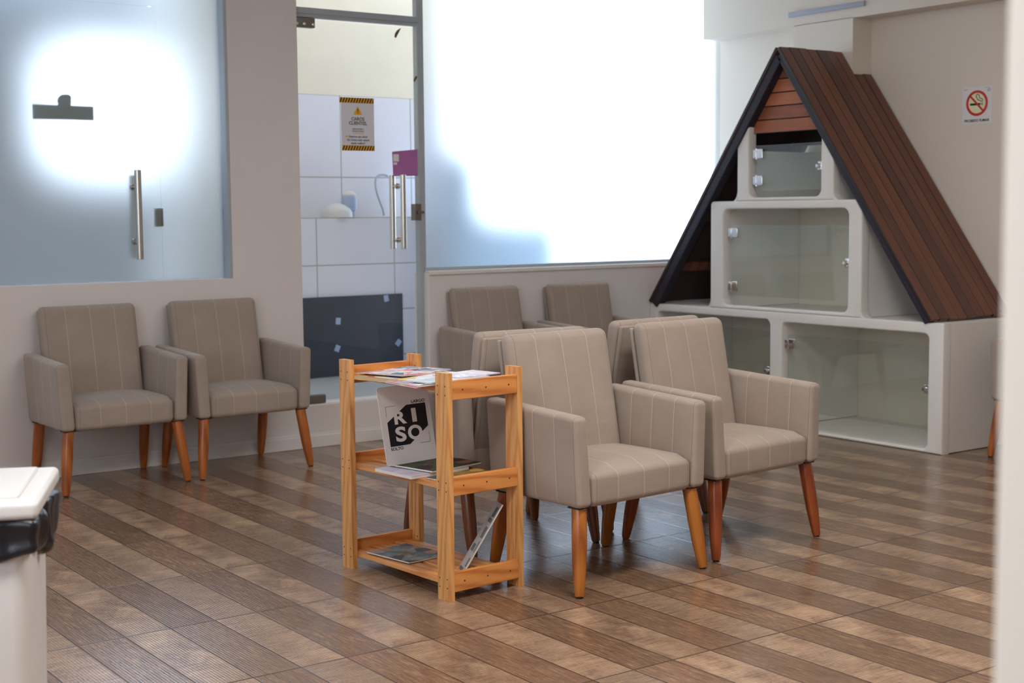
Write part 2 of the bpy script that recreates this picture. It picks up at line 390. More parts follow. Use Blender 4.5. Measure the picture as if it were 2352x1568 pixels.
# back wall: low wall and pier around the frosted windows and the glass door
struct(obj('wall_back_left', bx(-3.2, 1.548, YW, 1.80, 0, .965), M['wall']))
struct(obj('wall_back_pier', bx(1.548, 1.962, YW, 1.80, 0, ZC), M['wall']))
struct(obj('wall_back_right', rb(2.788, XR+.1, YW, 1.80, 0, .955, .006), M['wall'], smooth=True))
struct(obj('wall_back_step', rb(1.95, 2.80, YW+.004, 1.80, 0, .238, .006), M['wall'], smooth=True))
struct(obj('wall_corner', bx(-3.2, .232, 1.615, YW+.01, .0, .965), M['wall']))
b = rb(.232, 2.80, YW-.016, YW, 0, .068, .004); join(b, rb(.232, 2.80, YW-.010, YW, .06, .082, .004)); struct(obj('baseboard_back', b, M['trim'], smooth=True))
struct(obj('baseboard_right', rb(2.80, 4.5, YW-.016, YW, 0, .068, .004), M['trim'], smooth=True))
struct(obj('trim_1', rb(2.79, XR, YW-.014, YG-.02, .940, .964, .004), M['trim'], smooth=True))
# right wall with beam and column
struct(obj('wall_right', bx(XR, XR+.15, -8, 1.8, 0, ZC), M['wall_cream']))
struct(obj('beam', bx(XB, XR+.01, -8, YG-.012, 2.447, ZC), M['wall_cream']))
struct(obj('column', bx(XB, XR+.01, .395, .867, 1.80, 2.45), M['wall_cream']))
# left side and rear of the waiting room (outside the picture) with a wide glazed opening
b = bx(-3.35, -3.2, -8, 1.8, 0, 1.1); box(b, -3.35, -3.2, -8, 1.8, 2.4, ZC); box(b, -3.35, -3.2, -2.3, 1.8, 1.1, 2.4); box(b, -3.35, -3.2, -8, -5.2, 1.1, 2.4)
struct(obj('wall_left', b, M['wall_cream']))
b = bx(-3.35, 5.4, -8.1, -8, 0, ZC); struct(obj('wall_rear', b, M['wall_cream']))
# white pier that stands close to the lens at the right
struct(obj('wall_front', rb(-.822, -.68, -4.95, -4.80, 0, ZC, .004), M['wall_cream'], smooth=True))

# ---- window 1 (left): frosted pane, frosted door leaf with its pull handle
def pane(name, x0, x1, y, z0, z1, mats, parent, th=.008, frosted=True):
    bm = bx(x0, x1, y, y+th, z0, z1)
    o = obj(name, bm, mats, parent)
    if frosted:
        for p in o.data.polygons: p.material_index = 0 if p.normal.y < -.5 else 1
    return o
w1 = struct(bpy.data.objects.new('window_1', None)); COL.objects.link(w1)
FR = [M['frost'], M['pane_back']]
pane('pane', 1.1825, 1.535, YG, .968, ZC-.01, FR, w1); pane('door_leaf', -1.2, 1.181, YG, .968, 2.3742, FR, w1); pane('pane', -1.2, 1.181, YG, 2.3752, ZC-.01, FR, w1)
b = rb(1.530, 1.549, YW-.002, YG+.03, .964, ZC, .003); obj('window_frame', b, M['alu'], w1, True)
def pull(px, py, z0, z1, st, yg, parent, name='pull_handle', r=.0175):
    bm = bmesh.new(); lathe(bm, (px, py, z0), (px, py, z1), ((0, r*.9), (.004, r), (.996, r), (1, r*.9)), 24)
    for z in st:
        cyl(bm, (px, py, z), (px, yg, z), .008, 14); lathe(bm, (px, yg+(.012 if py < yg else -.012)*-1, z), (px, yg, z), ((0, .016), (1, .017)), 18)
    return obj(name, bm, M['steel'], parent, True, 40)
pull(1.031, 1.625, 1.08, 1.536, (1.17, 1.45), YG-.001, w1)
pull(1.055, 1.78, 1.085, 1.52, (1.17, 1.45), YG+.010, w1)
obj('lock', rb(1.157, 1.197, YG+.012, YG+.045, 1.246, 1.342, .004), M['fitting'], w1, True)
# plaque hanging behind the frosted pane
hp = thing('hanging_plaque', 'small grey plaque hanging behind the left frosted glass, seen as a silhouette', 'sign', (.70, YG+.035, 1.785))
obj('board', rb(-.152, .152, 0, .012, 0, .074, .003), M['grey_sign'], hp, True)
b = bmesh.new(); lathe(b, (.005, -.003, .092), (.005, .020, .092), ((0, .030), (.3, .036), (.8, .034), (1, .02)), 20); lathe(b, (.02, 0, .108), (.02, .018, .118), ((0, .02), (1, .014)), 14); obj('suction_cup', b, M['grey_sign'], hp, True, 40)

# ---- glass door
d1 = struct(bpy.data.objects.new('door_1', None)); COL.objects.link(d1)
ALU = M['alu']
obj('jamb', rb(2.762, 2.790, YG-.012, YG+.035, .24, ZC, .003), ALU, d1, True)
b = rb(1.955, 2.775, YG-.015, YG+.035, 2.402, 2.437, .003); join(b, rb(1.955, 2.775, YG-.010, YG+.03, 2.384, 2.404, .003)); obj('header', b, ALU, d1, True)
pane('pane', 1.965, 2.760, YG, .246, 2.372, [M['clear']], d1, .01, False)
pane('transom', 1.965, 2.762, YG, 2.437, ZC-.01, [M['clear']], d1, .01, False)
obj('top_fitting', rb(1.966, 2.10, YG-.016, YG+.026, 2.328, 2.380, .005), M['fitting'], d1, True)
b = bmesh.new()
for q in (1.985, 2.03, 2.085): lathe(b, (q, YG-.0165, 2.345), (q, YG-.022, 2.345), ((0, .009), (.7, .009), (1, .005)), 14)
obj('screw_caps', b, M['chrome'], d1, True, 40)
obj('bottom_fitting', rb(1.966, 2.12, YG-.016, YG+.026, .240, .285, .005), M['fitting'], d1, True)
pull(2.618, 1.63, 1.098, 1.526, (1.15, 1.461), YG-.001, d1); pull(2.632, 1.775, 1.098, 1.526, (1.15, 1.461), YG+.011, d1)
b = rb(2.728, 2.775, YG-.018, YG+.028, 1.262, 1.358, .004); cyl(b, (2.75, YG-.03, 1.31), (2.75, YG-.017, 1.31), .012, 16); join(b, rb(2.758, 2.79, YG-.026, YG-.017, 1.302, 1.318, .003)); obj('lock', b, M['fitting'], d1, True, 40)
# ---- window 2 (right): frosted panes
w2 = struct(bpy.data.objects.new('window_2', None)); COL.objects.link(w2)
pane('pane', 2.80, 4.005, YG, .98, ZC-.01, FR, w2); pane('pane', 4.009, XR-.004, YG, .98, ZC-.01, FR, w2)
b = rb(2.788, 2.806, YG-.012, YG+.03, .96, ZC, .003); join(b, rb(2.79, XR, YG-.020, YG+.03, .957, .984, .003)); obj('window_frame', b, M['alu'], w2, True)

# ------------------------------------------------------------------ outside the glass
struct(obj('yard_floor', bx(1.80, 9, 1.80, 6, .17, .235), M['concrete']))
b = bx(1.80, 4.42, 2.85, 3.06, .2, 1.279); struct(obj('wall_yard_lower', b, M['tile_low']))
b = bx(1.80, 3.74, 3.05, 3.25, 1.2, 2.092); struct(obj('wall_yard_upper', b, M['tile_up']))
struct(obj('wall_yard_top', bx(1.80, 3.74, 3.052, 3.25, 2.092, 3.15), M['cream_wall']))
struct(obj('wall_yard_side', bx(1.78, 1.86, 1.80, 3.25, .2, 3.15), M['cream_wall']))
o = obj('dark_panel', rb(2.36, 3.33, 2.822, 2.846, .236, .762, .003), M['slate'], None, True)
tag(o, 'dark slate coloured board standing against the tiled wall behind the glass door', 'board')
for k, (px, pz) in enumerate(((3.20, .735), (2.83, .60), (2.82, .42), (3.29, .43))):
    b = rb(px-.018, px+.018, 2.8195, 2.8225, pz-.022, pz+.022, .001)
    bmesh.ops.rotate(b, cent=(px, 2.824, pz), matrix=Matrix.Rotation(.3*k-.2, 3, 'Y'), verts=b.verts); q = obj('adhesive_mark', b, M['blue_clear'], o, True)
wf = thing('water_filter', 'white domed canister with a pale blue jar on the tiled ledge outside', 'water filter', (2.9, 2.95, 1.28))
b = bmesh.new(); lathe(b, (-.0, -.02, 0), (-.0, -.02, .095), ((0, .10), (.35, .10), (.6, .088), (.85, .055), (1, .015)), 28); obj('canister', b, M['white_plastic'], wf, True, 50)
b = bmesh.new(); lathe(b, (.085, -.03, .0), (.085, -.03, .14), ((0, .035), (.3, .038), (.32, .05), (.9, .052), (1, .045)), 24); obj('jar', b, M['blue_clear'], wf, True, 50)
b = bmesh.new(); lathe(b, (.085, -.03, .1405), (.085, -.03, .175), ((0, .046), (.3, .048), (.8, .03), (1, .008)), 24); obj('cap', b, M['white_plastic'], wf, True, 50)
def catmull(P, n=6):
    P = [Vector(p) for p in P]; P = [2*P[0]-P[1]]+P+[2*P[-1]-P[-2]]; out = []
    for i in range(1, len(P)-2):
        a, b_, c_, d_ = P[i-1:i+3]
        for k in range(n):
            t = k/n; out.append(.5*((2*b_)+(c_-a)*t+(2*a-5*b_+4*c_-d_)*t*t+(3*b_-a-3*c_+d_)*t**3))
    return out+[P[-2]]
b = bmesh.new(); hp_ = catmull([(3.335, 3.0, 1.558), (3.30, 3.0, 1.566), (3.26, 3.0, 1.560), (3.238, 3.0, 1.530), (3.240, 3.0, 1.47), (3.262, 3.0, 1.40), (3.288, 3.0, 1.34), (3.300, 3.0, 1.290)])
tube(b, hp_, .007); o = obj('hose', b, plain('grey_hose', lin(176, 190, 196), .5), None, True); tag(o, 'thin grey hose curling down to the tiled ledge outside the glass door', 'hose')

b = bx(3.47, 4.36, 2.6, 2.84, .235, 1.27); box(b, 3.47, 3.68, 2.6, 2.84, 1.27, 1.68); struct(obj('added_blue_block', b, plain('blue_window_tone', lin(196, 226, 252), .7)))  # made-up block; its blue tints the lower part of the frosted pane
struct(obj('added_shade_roof', bx(1.80, 3.8, 1.86, 3.25, 3.15, 3.25), M['cream_wall']))  # unseen roof added to cut the daylight on the yard tiles
struct(obj('roof_eave', bx(3.8, 9, 1.86, 4.0, 2.86, 2.95), M['cream_wall']))

# the room behind the left frosted glass: pale walls, one bright window in its far wall
ax0, ax1, ay1 = -1.4, 1.78, 3.3
struct(obj('floor_back_room', bx(ax0, ax1, 1.80, ay1, -.06, 0), M['concrete']))
struct(obj('ceiling_back_room', bx(ax0, ax1, 1.80, 3.08, ZC, ZC+.06), M['room_paint']))
b = bx(ax0-.1, ax0, 1.80, ay1, 0, ZC); struct(obj('wall_back_room_left', b, M['room_paint']))
wx0, wx1, wz0, wz1 = 1.02, 1.70, 1.60, 2.26
b = bx(ax0, wx0, ay1, ay1+.1, 0, ZC); box(b, wx1, ax1, ay1, ay1+.1, 0, ZC); box(b, wx0, wx1, ay1, ay1+.1, 0, wz0); box(b, wx0, wx1, ay1, ay1+.1, wz1, ZC)
struct(obj('wall_back_room_far', b, M['room_paint']))

# ------------------------------------------------------------------ paper on the glass door
def on_glass(x0, z0, y, tilt=0.):
    c, s = math.cos(tilt), math.sin(tilt)
    return lambda u, v, w: (x0+u*c-v*s, y-w, z0+u*s+v*c)
mp = on_glass(2.365, 1.66, YG-.003)
ps = thing('warning_poster', 'white poster with striped yellow bands taped inside the glass door', 'poster', (0, 0, 0))
b = bmesh.new(); poly(b, [(-.106, 0), (.106, 0), (.106, .298), (-.106, .298), (-.108, .20)], mp, .001); obj('sheet', b, M['paper_grey'], ps)
for z0, x0 in ((.0, -.106), (.268, -.118)):
    b = bmesh.new(); poly(b, [(x0, z0), (.106, z0), (.106, z0+.03), (x0, z0+.03)], lambda u, v, w: mp(u, v, w+.0012), .0004)
    o = obj('hazard_band', b, M['yellow'], ps); b = bmesh.new()
    u = x0
    while u < .102:
        poly(b, [(max(x0, u), z0+.001), (min(.106, u+.009), z0+.001), (min(.106, u+.021), z0+.029), (min(.106, u+.012), z0+.029)], lambda u_, v, w: mp(u_, v, w+.0017), .0003); u += .0175
    obj('black_stripes', b, M['ink'], o)
b = bmesh.new(); poly(b, [(-.026, .202), (.026, .202), (.027, .205), (.002, .248), (-.002, .248), (-.027, .205)], lambda u, v, w: mp(u, v, w+.0012), .0004); tr = obj('warning_triangle', b, M['yellow'], ps)
b = bmesh.new(); poly(b, [(-.002, .216), (.002, .216), (.0035, .236), (-.0035, .236)], lambda u, v, w: mp(u, v, w+.0017), .0003); poly(b, [(-.0025, .208), (.0025, .208), (.0025, .213), (-.0025, .213)], lambda u, v, w: mp(u, v, w+.0017), .0003); obj('exclamation_mark', b, M['ink'], tr)
def text_on(lines, size, z, f, bold, mat, parent, name='lettering', gap=None, off=.0013, align='CENTER', x=0.):
    b = bmesh.new()
    for i, s in enumerate(lines):
        zz = z-i*(gap or size*1.15); join(b, text_bm(s, size, lambda u, v, w: f(u+x, v+zz, off+w), bold, align, .0002))
    return obj(name, b, mat, parent)
text_on(['CAROS', 'CLIENTES,'], .026, .170, mp, .0009, M['ink_soft'], ps, gap=.0235)
text_on(['DESCULPEM O', 'TRANSTORNO'], .0115, .118, mp, .0003, M['ink_soft'], ps, gap=.0125)
text_on(['Estamos em obra!', 'Em breve tudo estará', 'ainda melhor!'], .0165, .074, mp, .0005, M['ink_soft'], ps, gap=.0185)
b = bmesh.new(); poly(b, [(-.036, .095), (.036, .095), (.036, .098), (-.036, .098)], lambda u, v, w: mp(u, v, w+.0012), .0003); poly(b, [(-.082, .077), (-.066, .077), (-.066, .084), (-.082, .084)], lambda u, v, w: mp(u, v, w+.0012), .0003); obj('yellow_marks', b, M['yellow'], ps)
mq = on_glass(2.592, 1.518, YG-.003)
pp = thing('purple_sheet', 'purple paper sheet stuck to the glass door above the pull handle', 'paper', (0, 0, 0))
b = bmesh.new(); poly(b, [(0, 0), (.168, .004), (.168, .158), (-.004, .141)], mq, .001); obj('sheet', b, M['purple'], pp)
b = bmesh.new(); poly(b, [(.002, .085), (.040, .085), (.040, .127), (.002, .127)], lambda u, v, w: mq(u, v, w+.0012), .0004); poly(b, [(.002, .066), (.027, .066), (.027, .080), (.002, .080)], lambda u, v, w: mq(u, v, w+.0012), .0004); obj('white_label', b, M['paper'], pp)
lfm = plain('moth_flake', lin(120, 92, 50), .7, 0, .3, .3, 60)  # small brown moth-like wing flakes on the pane
for (lx, lz, sg, lab) in ((2.636, 2.338, 1., 'larger brown moth-like flake stuck near the top of the glass door'), (2.755, 2.085, .7, 'smaller brown moth-like flake by the right edge of the glass door')):
    b = bmesh.new(); f = lambda u, v, w: (lx+u*sg, YG-.002-w-abs(u)*.15, lz+v*sg)
    poly(b, [(-.022, -.024), (-.012, -.03), (.0, -.012), (.016, .016), (.022, .028), (.010, .022), (-.004, .012), (-.018, -.006)], f, .003)
    tag(obj('moth_flake', b, lfm), lab, 'leaf', 'moth-like flakes on the glass door')

# ------------------------------------------------------------------ no smoking sign on the right wall
sy0, sz0 = -.371, 1.884
ms = lambda u, v, w: (XR-w, sy0-u, sz0+v)
sg_ = thing('no_smoking_sign', 'white square no smoking sign on the right wall', 'sign', (0, 0, 0))
b = bmesh.new(); poly(b, [(-.098, -.103), (.098, -.103), (.098, .103), (-.098, .103)], ms, .003); obj('plate', b, M['paper'], sg_)
def disc(r, cx, cy, n=40): return [(cx+r*math.cos(2*PI*i/n), cy+r*math.sin(2*PI*i/n)) for i in range(n)]
b = bmesh.new(); poly(b, disc(.066, 0, .012), lambda u, v, w: ms(u, v, w+.0031), .0003); obj('cream_disc', b, M['cream'], sg_)
b = bmesh.new(); F2 = lambda u, v, w: ms(u, v, w+.0036)
poly(b, [(-.046, -.0), (.022, -.0), (.022, .012), (-.046, .012)], F2, .0003); poly(b, [(.026, 0), (.030, 0), (.030, .012), (.026, .012)], F2, .0003); poly(b, [(.034, 0), (.038, 0), (.038, .012), (.034, .012)], F2, .0003)
def ribbon(b, pts, wd, f):
    for (a, c) in zip(pts, pts[1:]):
        a = Vector(a); c = Vector(c); n = Vector((-(c-a).y, (c-a).x)).normalized()*wd/2; e = (c-a).normalized()*wd*.3
        poly(b, [tuple(a-e-n), tuple(c+e-n), tuple(c+e+n), tuple(a-e+n)], f, .0003)
ribbon(b, [(.036, .018), (.036, .034), (.022, .038), (.014, .046), (.014, .056), (.006, .062), (-.004, .058), (-.006, .048), (0, .040), (.006, .030), (.02, .026), (.028, .022), (.028, .018)], .004, F2)
obj('cigarette_symbol', b, M['ink'], sg_)
b = plate([disc(.072, 0, .012, 56), disc(.057, 0, .012, 56)], .0006, 0, lambda u, v, w: ms(u, v, w+.0044))
poly(b, [(-.050, .050), (.038, -.036), (.046, -.028), (-.042, .058)], lambda u, v, w: ms(u, v, w+.0042), .0005); obj('prohibition_ring', b, M['red'], sg_)
text_on(['PROIBIDO FUMAR'], .0205, -.092, ms, .0006, M['ink'], sg_, off=.0033)
b = plate([disc(.010, .078, .082, 24), disc(.008, .078, .082, 24)], .0004, 0, lambda u, v, w: ms(u, v, w+.0034)); ribbon(b, [(.072, .078), (.084, .086)], .002, lambda u, v, w: ms(u, v, w+.0034)); obj('small_emblem', b, M['ink_soft'], sg_); b = bmesh.new()
for (u0, v0, l0) in ((-.090, .093, .03), (-.090, .088, .02), (.052, .096, .032)):
    ribbon(b, [(u0, v0), (u0+l0, v0)], .0015, lambda u, v, w: ms(u, v, w+.0034)); obj('small_print', b, M['ink_soft'], sg_); b = bmesh.new()
b.free()
# grey cable duct strip on the beam
o = obj('cable_duct', rb(XB-.016, XB, .30, .905, 2.505, 2.535, .002), plain('grey_duct', lin(168, 172, 186), .5), None, True); tag(o, 'short grey cable duct strip fixed on the beam above the A-frame cabinet', 'cable duct')

# ------------------------------------------------------------------ A-frame masonry cabinet
NX = 4.51; NB = XR-.002
cab = thing('display_cabinet', 'white plaster cabinet with glass doors under a brown wooden A-frame roof', 'cabinet', (NX, YW, 0))
FD = NB-NX                                   # depth
PL = M['plaster']; AY_ = -1.146
mf = lambda d0: (lambda u, v, w: (d0+w, u, v))
# base
bo = [(-2.335, 0), (-.002, 0), (-.002, .700), (-2.335, .700)]
h1 = rrect(-2.240, -1.178, .018, .642, .035); h2 = rrect(-1.084, -.075, .018, .652, .035)
b = plate([bo, h1, h2], .07, .010, mf(.035), 3)
box(b, .05, FD, -2.333, -2.245, .004, .694); box(b, .05, FD, -1.175, -1.087, .02, .66); box(b, .05, FD, -.07, -.004, .02, .66)
box(b, .05, FD, -2.26, -.01, .648, .698); box(b, .05, FD, -2.26, -.01, .003, .016); obj('base_compartments', b, PL, cab, True, 35)
# middle
mo = rrect(-1.776, -.572, .70, 1.360, .022, 4, (0, 0, 1, 1)); mh = rrect(-1.680, -.682, .722, 1.312, .045)
b = plate([mo, mh], .07, .010, mf(.035), 3)
box(b, .05, FD, -1.772, -1.684, .70, 1.355); box(b, .05, FD, -.678, -.576, .70, 1.355); box(b, .05, FD, -1.77, -.58, 1.316, 1.356); obj('middle_compartment', b, PL, cab, True, 35)
# top: opening is open upwards, gable boards close it
R_ = .045
arc = lambda cx, cy, a0, a1: [(cx+R_*math.cos(a0+(a1-a0)*k/6), cy+R_*math.sin(a0+(a1-a0)*k/6)) for k in range(7)]
to = [(-1.566, 1.36), (-.802, 1.36), (-.802, 1.72), (-.898, 1.82)] + arc(-.898-R_, 1.380+R_, 0, -PI/2) + arc(-1.472+R_, 1.380+R_, -PI/2, -PI) + [(-1.472, 1.752), (-1.566, 1.640)]
b = plate([to], .07, .010, mf(.035), 3)
box(b, .05, FD, -1.562, -1.476, 1.355, 1.66); box(b, .05, FD, -.894, -.806, 1.355, 1.66); obj('top_compartment', b, PL, cab, True, 35)
def fillet(cy, cz, sy, r=.05):
    pts = [(cy, cz)]+[(cy+sy*(r-r*math.cos(a)), cz+(r-r*math.sin(a))) for a in [PI/2-PI/2*k/6 for k in range(7)]]
    return plate([pts], .066, .002, mf(.035))
for q in ((-1.568, 1.357, -1), (-.800, 1.357, 1), (-1.774, .697, -1), (-.574, .697, 1)): obj('corner_fillet', fillet(*q), PL, cab, True, 40)
b = bmesh.new(); poly(b, [(AY_-.36, 1.70), (AY_+.36, 1.70), (AY_+.03, 2.16), (AY_-.03, 2.16)], lambda u, v, w: (.48+w, u, v), .012); obj('roof_void_shade', b, M['shade_sheet'], cab)  # added dark board, gives the shade of the roof void
# roof: boards laid along the slope
AY, AZ = -1.146, 2.236
def roof(side, name, cols):
    ey, ez = (-2.255, .703) if side < 0 else (-.028, .703)
    d = Vector((0, ey-AY, ez-AZ)); L = d.length; d.normalize(); n = Vector((0, d.z, -d.y));
    if n.z < 0: n = -n
    bm = bmesh.new(); x = -.02; k = 0
    while x < FD-.02:
        w = .077; x1 = min(x+w, FD); t0 = -.004+random.uniform(-.004, .004)
        if side < 0 and x1 > XB-NX+.005: t0 = .165+random.uniform(-.006, .004)
        if side > 0 and x1 > XB-NX+.0: t0 = .62
        sub = bmesh.new(); rbox(sub, x+.0012, x1-.0012, 0, .022+random.uniform(0, .0015), t0, L-random.uniform(.0, .008), .003)
        join(bm, sub); x = x1; k += 1
    o = obj(name, bm, M['roof'], cab, True, 40)
    Mx = Matrix(((1, 0, 0, 0), (0, n.y, d.y, AY), (0, n.z, d.z, AZ), (0, 0, 0, 1)))
    o.matrix_local = Mx
    rf = bmesh.new(); rbox(rf, -.014, .05, -.056 if side > 0 else -.032, -.002, .03, L-.01, .003); obj('rafter', rf, M['rafter'], o, True, 40)
    xe = XB-NX-.004
    ln_ = bmesh.new(); rbox(ln_, .002, xe, -.012, -.001, .16 if side < 0 else .03, L-.02, .002); li = obj('shade_sheet', ln_, M['shade_sheet'], o, True, 40)  # added dark sheet, paints the shade on the roof underside
    if side > 0:
        for tt in (.45, 1.15, 1.55):
            ba = bmesh.new(); rbox(ba, .05, xe, -.036, -.0125, tt, tt+.06, .003); obj('batten', ba, M['roof'], o, True, 40)
roof(-1, 'roof_panel', 0); roof(1, 'roof_panel', 0)
# gable boards (stack of horizontal boards)
b = bmesh.new(); z = 1.762
for k in range(5):
    z1 = z+.078; hw0 = (AZ-.055-z)/1.376-.01; hw1 = max(.01, (AZ-.055-z1)/1.376-.01)
    v = [(AY-hw0, z+.001), (AY+hw0, z+.001), (AY+hw1, z1-.002), (AY-hw1, z1-.002)]
    q = plate([v], .02, .002, mf(.055+.001*(k % 2))); join(b, q); z = z1
obj('gable_boards', b, M['gable'], cab, True, 40)
# glass doors with hinges and latch
def gdoor(u0, u1, z0, z1, hz, lz):
    g = obj('glass_door', bx(.028, .036, u0, u1, z0, z1), M['green'], cab)
    for z in hz:
        b = rb(.016, .027, u1-.062, u1-.016, z-.030, z+.030, .005); join(b, rb(.012, .045, u1-.014, u1+.012, z-.026, z+.026, .004)); cyl(b, (.020, u1-.010, z-.032), (.020, u1-.010, z+.032), .006, 12); obj('hinge', b, M['chrome'], g, True, 40)
    b = rb(.010, .027, u0+.002, u0+.030, lz-.026, lz+.026, .004); lathe(b, (.012, u0+.024, lz), (-.006, u0+.024, lz), ((0, .014), (.8, .013), (1, .010)), 16); obj('latch', b, M['chrome'], g, True, 40)
gdoor(-1.470, -.935, 1.420, 1.690, (1.480, 1.640), 1.555)
gdoor(-1.678, -.728, .785, 1.215, (.839, 1.166), 1.004)
gdoor(-2.238, -1.205, .120, .570, (.516, .18), .341)
gdoor(-1.080, -.10, .120, .580, (.516, .18), .341)

# ------------------------------------------------------------------ armchairs
def leg_bm(s, front):
    top = Vector((s*.270, -.205 if front else .185, .312)); ft = Vector((s*(.305 if front else .280), -.243 if front else .252, .006))
    bm = bmesh.new(); lathe(bm, top, ft, ((0, .0255), (.02, .0265), (.45, .0262), (.66, .0245), (.85, .0205), (.97, .0172), (1, .0155)), 24); return bm, top, ft
def arm_bm(s):
    bm = bmesh.new()
    def f(co):
        t = (co.z-.305)/.33                        # splay outwards to the top, top rises to the back
        k = (co.y+.25)/.48
        x = co.x+s*.018*max(0, t); z = co.z+.026*k*max(0, t); y = co.y+.006*t
        bul = .004*math.sin(PI*min(1, max(0, t)))*math.sin(PI*min(1, max(0, k)))
        return (x+(bul if (co.x-s*.2795) > 0 else -bul), y, z)
    x0, x1 = sorted((s*.2465, s*.3105)); rbox(bm, x0, x1, -.25, .232, .305, .618, .019, (2, 8, 6), f); return bm
def seat_bm():
    def f(co):
        k = min(1, max(0, (co.z-.34)/.09)); u = co.x/.246; v = (co.y+.03)/.2
        return (co.x, co.y-.004*math.cos(PI/2*min(1, abs(u)))*(1 if co.y < -.2 else 0), co.z+.020*k*max(0, 1-u*u)*max(0, 1-.75*v*v)-(.012*k if co.y < -.2 else 0))
    bm = bmesh.new(); rbox(bm, -.246, .246, -.243, .19, .300, .428, .026, (12, 12, 3), f); return bm
def back_bm():
    def f(co):
        t = (co.z-.30)/.56; lean = .085*max(0, (co.z-.40)/.46)
        u = co.x/.245; bul = .010*max(0, 1-u*u)*max(0, math.sin(PI*min(1, max(0, t))))
        return (co.x, co.y+lean-(bul if co.y < .145 else 0), co.z)
    bm = bmesh.new(); rbox(bm, -.245, .245, .110, .176, .306, .862, .027, (12, 2, 12), f); return bm
def backpanel_bm():
    def f(co): return (co.x, co.y+.085*max(0, (co.z-.40)/.46)-.03*max(0, (.5-co.z)/.2), co.z)
    bm = bmesh.new(); rbox(bm, -.238, .238, .1775, .196, .312, .842, .008, (8, 1, 8), f); return bm
def make_chair(label):
    t = thing('armchair', label, 'armchair', (0, 0, 0), 0, 'taupe pinstriped armchairs')
    obj('seat', seat_bm(), M['fabx'], t, True); bk = obj('backrest', back_bm(), M['fabx'], t, True); obj('back_panel', backpanel_bm(), M['fabx'], bk, True)
    for s in (-1, 1): obj('armrest', arm_bm(s), M['faby'], t, True)
    obj('underside', rb(-.225, .225, -.20, .18, .296, .3025, .002), M['black'], t, True)
    for front in (1, 0):
        for s in (-1, 1):
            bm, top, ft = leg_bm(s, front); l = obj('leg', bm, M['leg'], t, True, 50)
            g = bmesh.new(); lathe(g, (ft.x, ft.y, .0), (ft.x, ft.y, .0058), ((0, .012), (1, .012)), 14); obj('glide', g, M['black'], l, True, 40)
            p = rb(top.x-.03, top.x+.03, top.y-.028, top.y+.028, .3, .3045, .002); obj('leg_plate', p, M['black'], l, True)
    return t
CH = [
 (.731, 1.352, 1.3, 'taupe armchair against the low wall, farthest from the glass door'),
 (1.402, 1.348, 2.3, 'taupe armchair against the wall just beside the glass door'),
 (1.535, -1.452, 3.8, 'taupe armchair facing the camera right beside the pine magazine rack'),
 (2.245, -1.362, 5.2, 'taupe armchair facing the camera, second from the pine magazine rack'),
 (1.542, -.850, 175.5, 'taupe armchair turned to the back wall, behind the magazine rack'),
 (2.236, -.745, 182.5, 'taupe armchair turned to the back wall, nearer the A-frame cabinet'),
 (3.143, 1.352, .5, 'taupe armchair under the frosted window, next to the glass door'),
 (3.852, 1.345, 1.2, 'taupe armchair under the frosted window, next to the A-frame cabinet'),
 (4.90, -1.20, -92, 'taupe armchair at the right wall, mostly hidden by the white jamb')]
first = None
for (x, y, a, lab) in CH:
    if first is None: first = make_chair(lab); c = first
    else: c = copy_tree(first)
    c.location = (x, y, 0); c.rotation_euler = (0, 0, math.radians(a)); c['label'] = lab
    tint = {3: (.62, .42, .50, 1), 4: (.42, .34, .38, 1), 5: (.42, .34, .38, 1), 2: (.95, 1.02, .9, 1)}.get(CH.index((x, y, a, lab)), (.9, .84, .84, 1))  # leg stain per chair; the turned pair also carries backlit shade in its tint
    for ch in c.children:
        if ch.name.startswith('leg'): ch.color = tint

# ------------------------------------------------------------------ pine magazine rack
RK = math.radians(3.7); RO = Vector((.869, -1.489, 0))
rack = thing('magazine_rack', 'three tier pine wood magazine rack standing beside the armchairs', 'magazine rack', RO, RK)
def post(px, py):
    out = [(0, 0), (.022, 0), (.022, .066), (0, .066), (0, .047), (.003, .044), (0, .041), (0, .025), (.003, .022), (0, .019)]
    bm = bmesh.new(); z1 = .774
    a = [bm.verts.new((px+u, py+v, 0)) for u, v in out]; c = [bm.verts.new((px+u, py+v, z1)) for u, v in out]
    bm.faces.new(a); bm.faces.new(c)
    for i in range(len(out)): bm.faces.new((a[i], a[(i+1) % len(out)], c[(i+1) % len(out)], c[i]))
    p = obj('post', bm, M['pine_z'], rack)
    for z in (.045, .075, .375, .405, .700, .730):
        for q in (.012, .054): n = bmesh.new(); cyl(n, (px-.0008, py+q, z), (px+.002, py+q, z), .0028, 8); obj('nail_head', n, M['nail'], p)
for px in (0, .303):
    for py in (0, .594): post(px, py)
for z0, z1 in ((.683, .748), (.358, .423), (.030, .097)):
    for y0 in (.001, .639):
        r_ = obj('rail', rb(.022, .303, y0, y0+.020, z0, z1, .002), M['pine_x'], rack, True)
        for q in (.065, .165, .265): n = bmesh.new(); cyl(n, (q, y0-.0008 if y0 < .1 else y0+.0208, (z0+z1)/2), (q, y0+.003 if y0 < .1 else y0+.017, (z0+z1)/2), .003, 8); obj('nail_head', n, M['nail'], r_)
for zt in (.722, .390, .062):
    for x0 in (.024, .122, .220): obj('slat', rb(x0, x0+.080, .0215, .6385, zt-.018, zt, .002), M['pine_y'], rack, True)

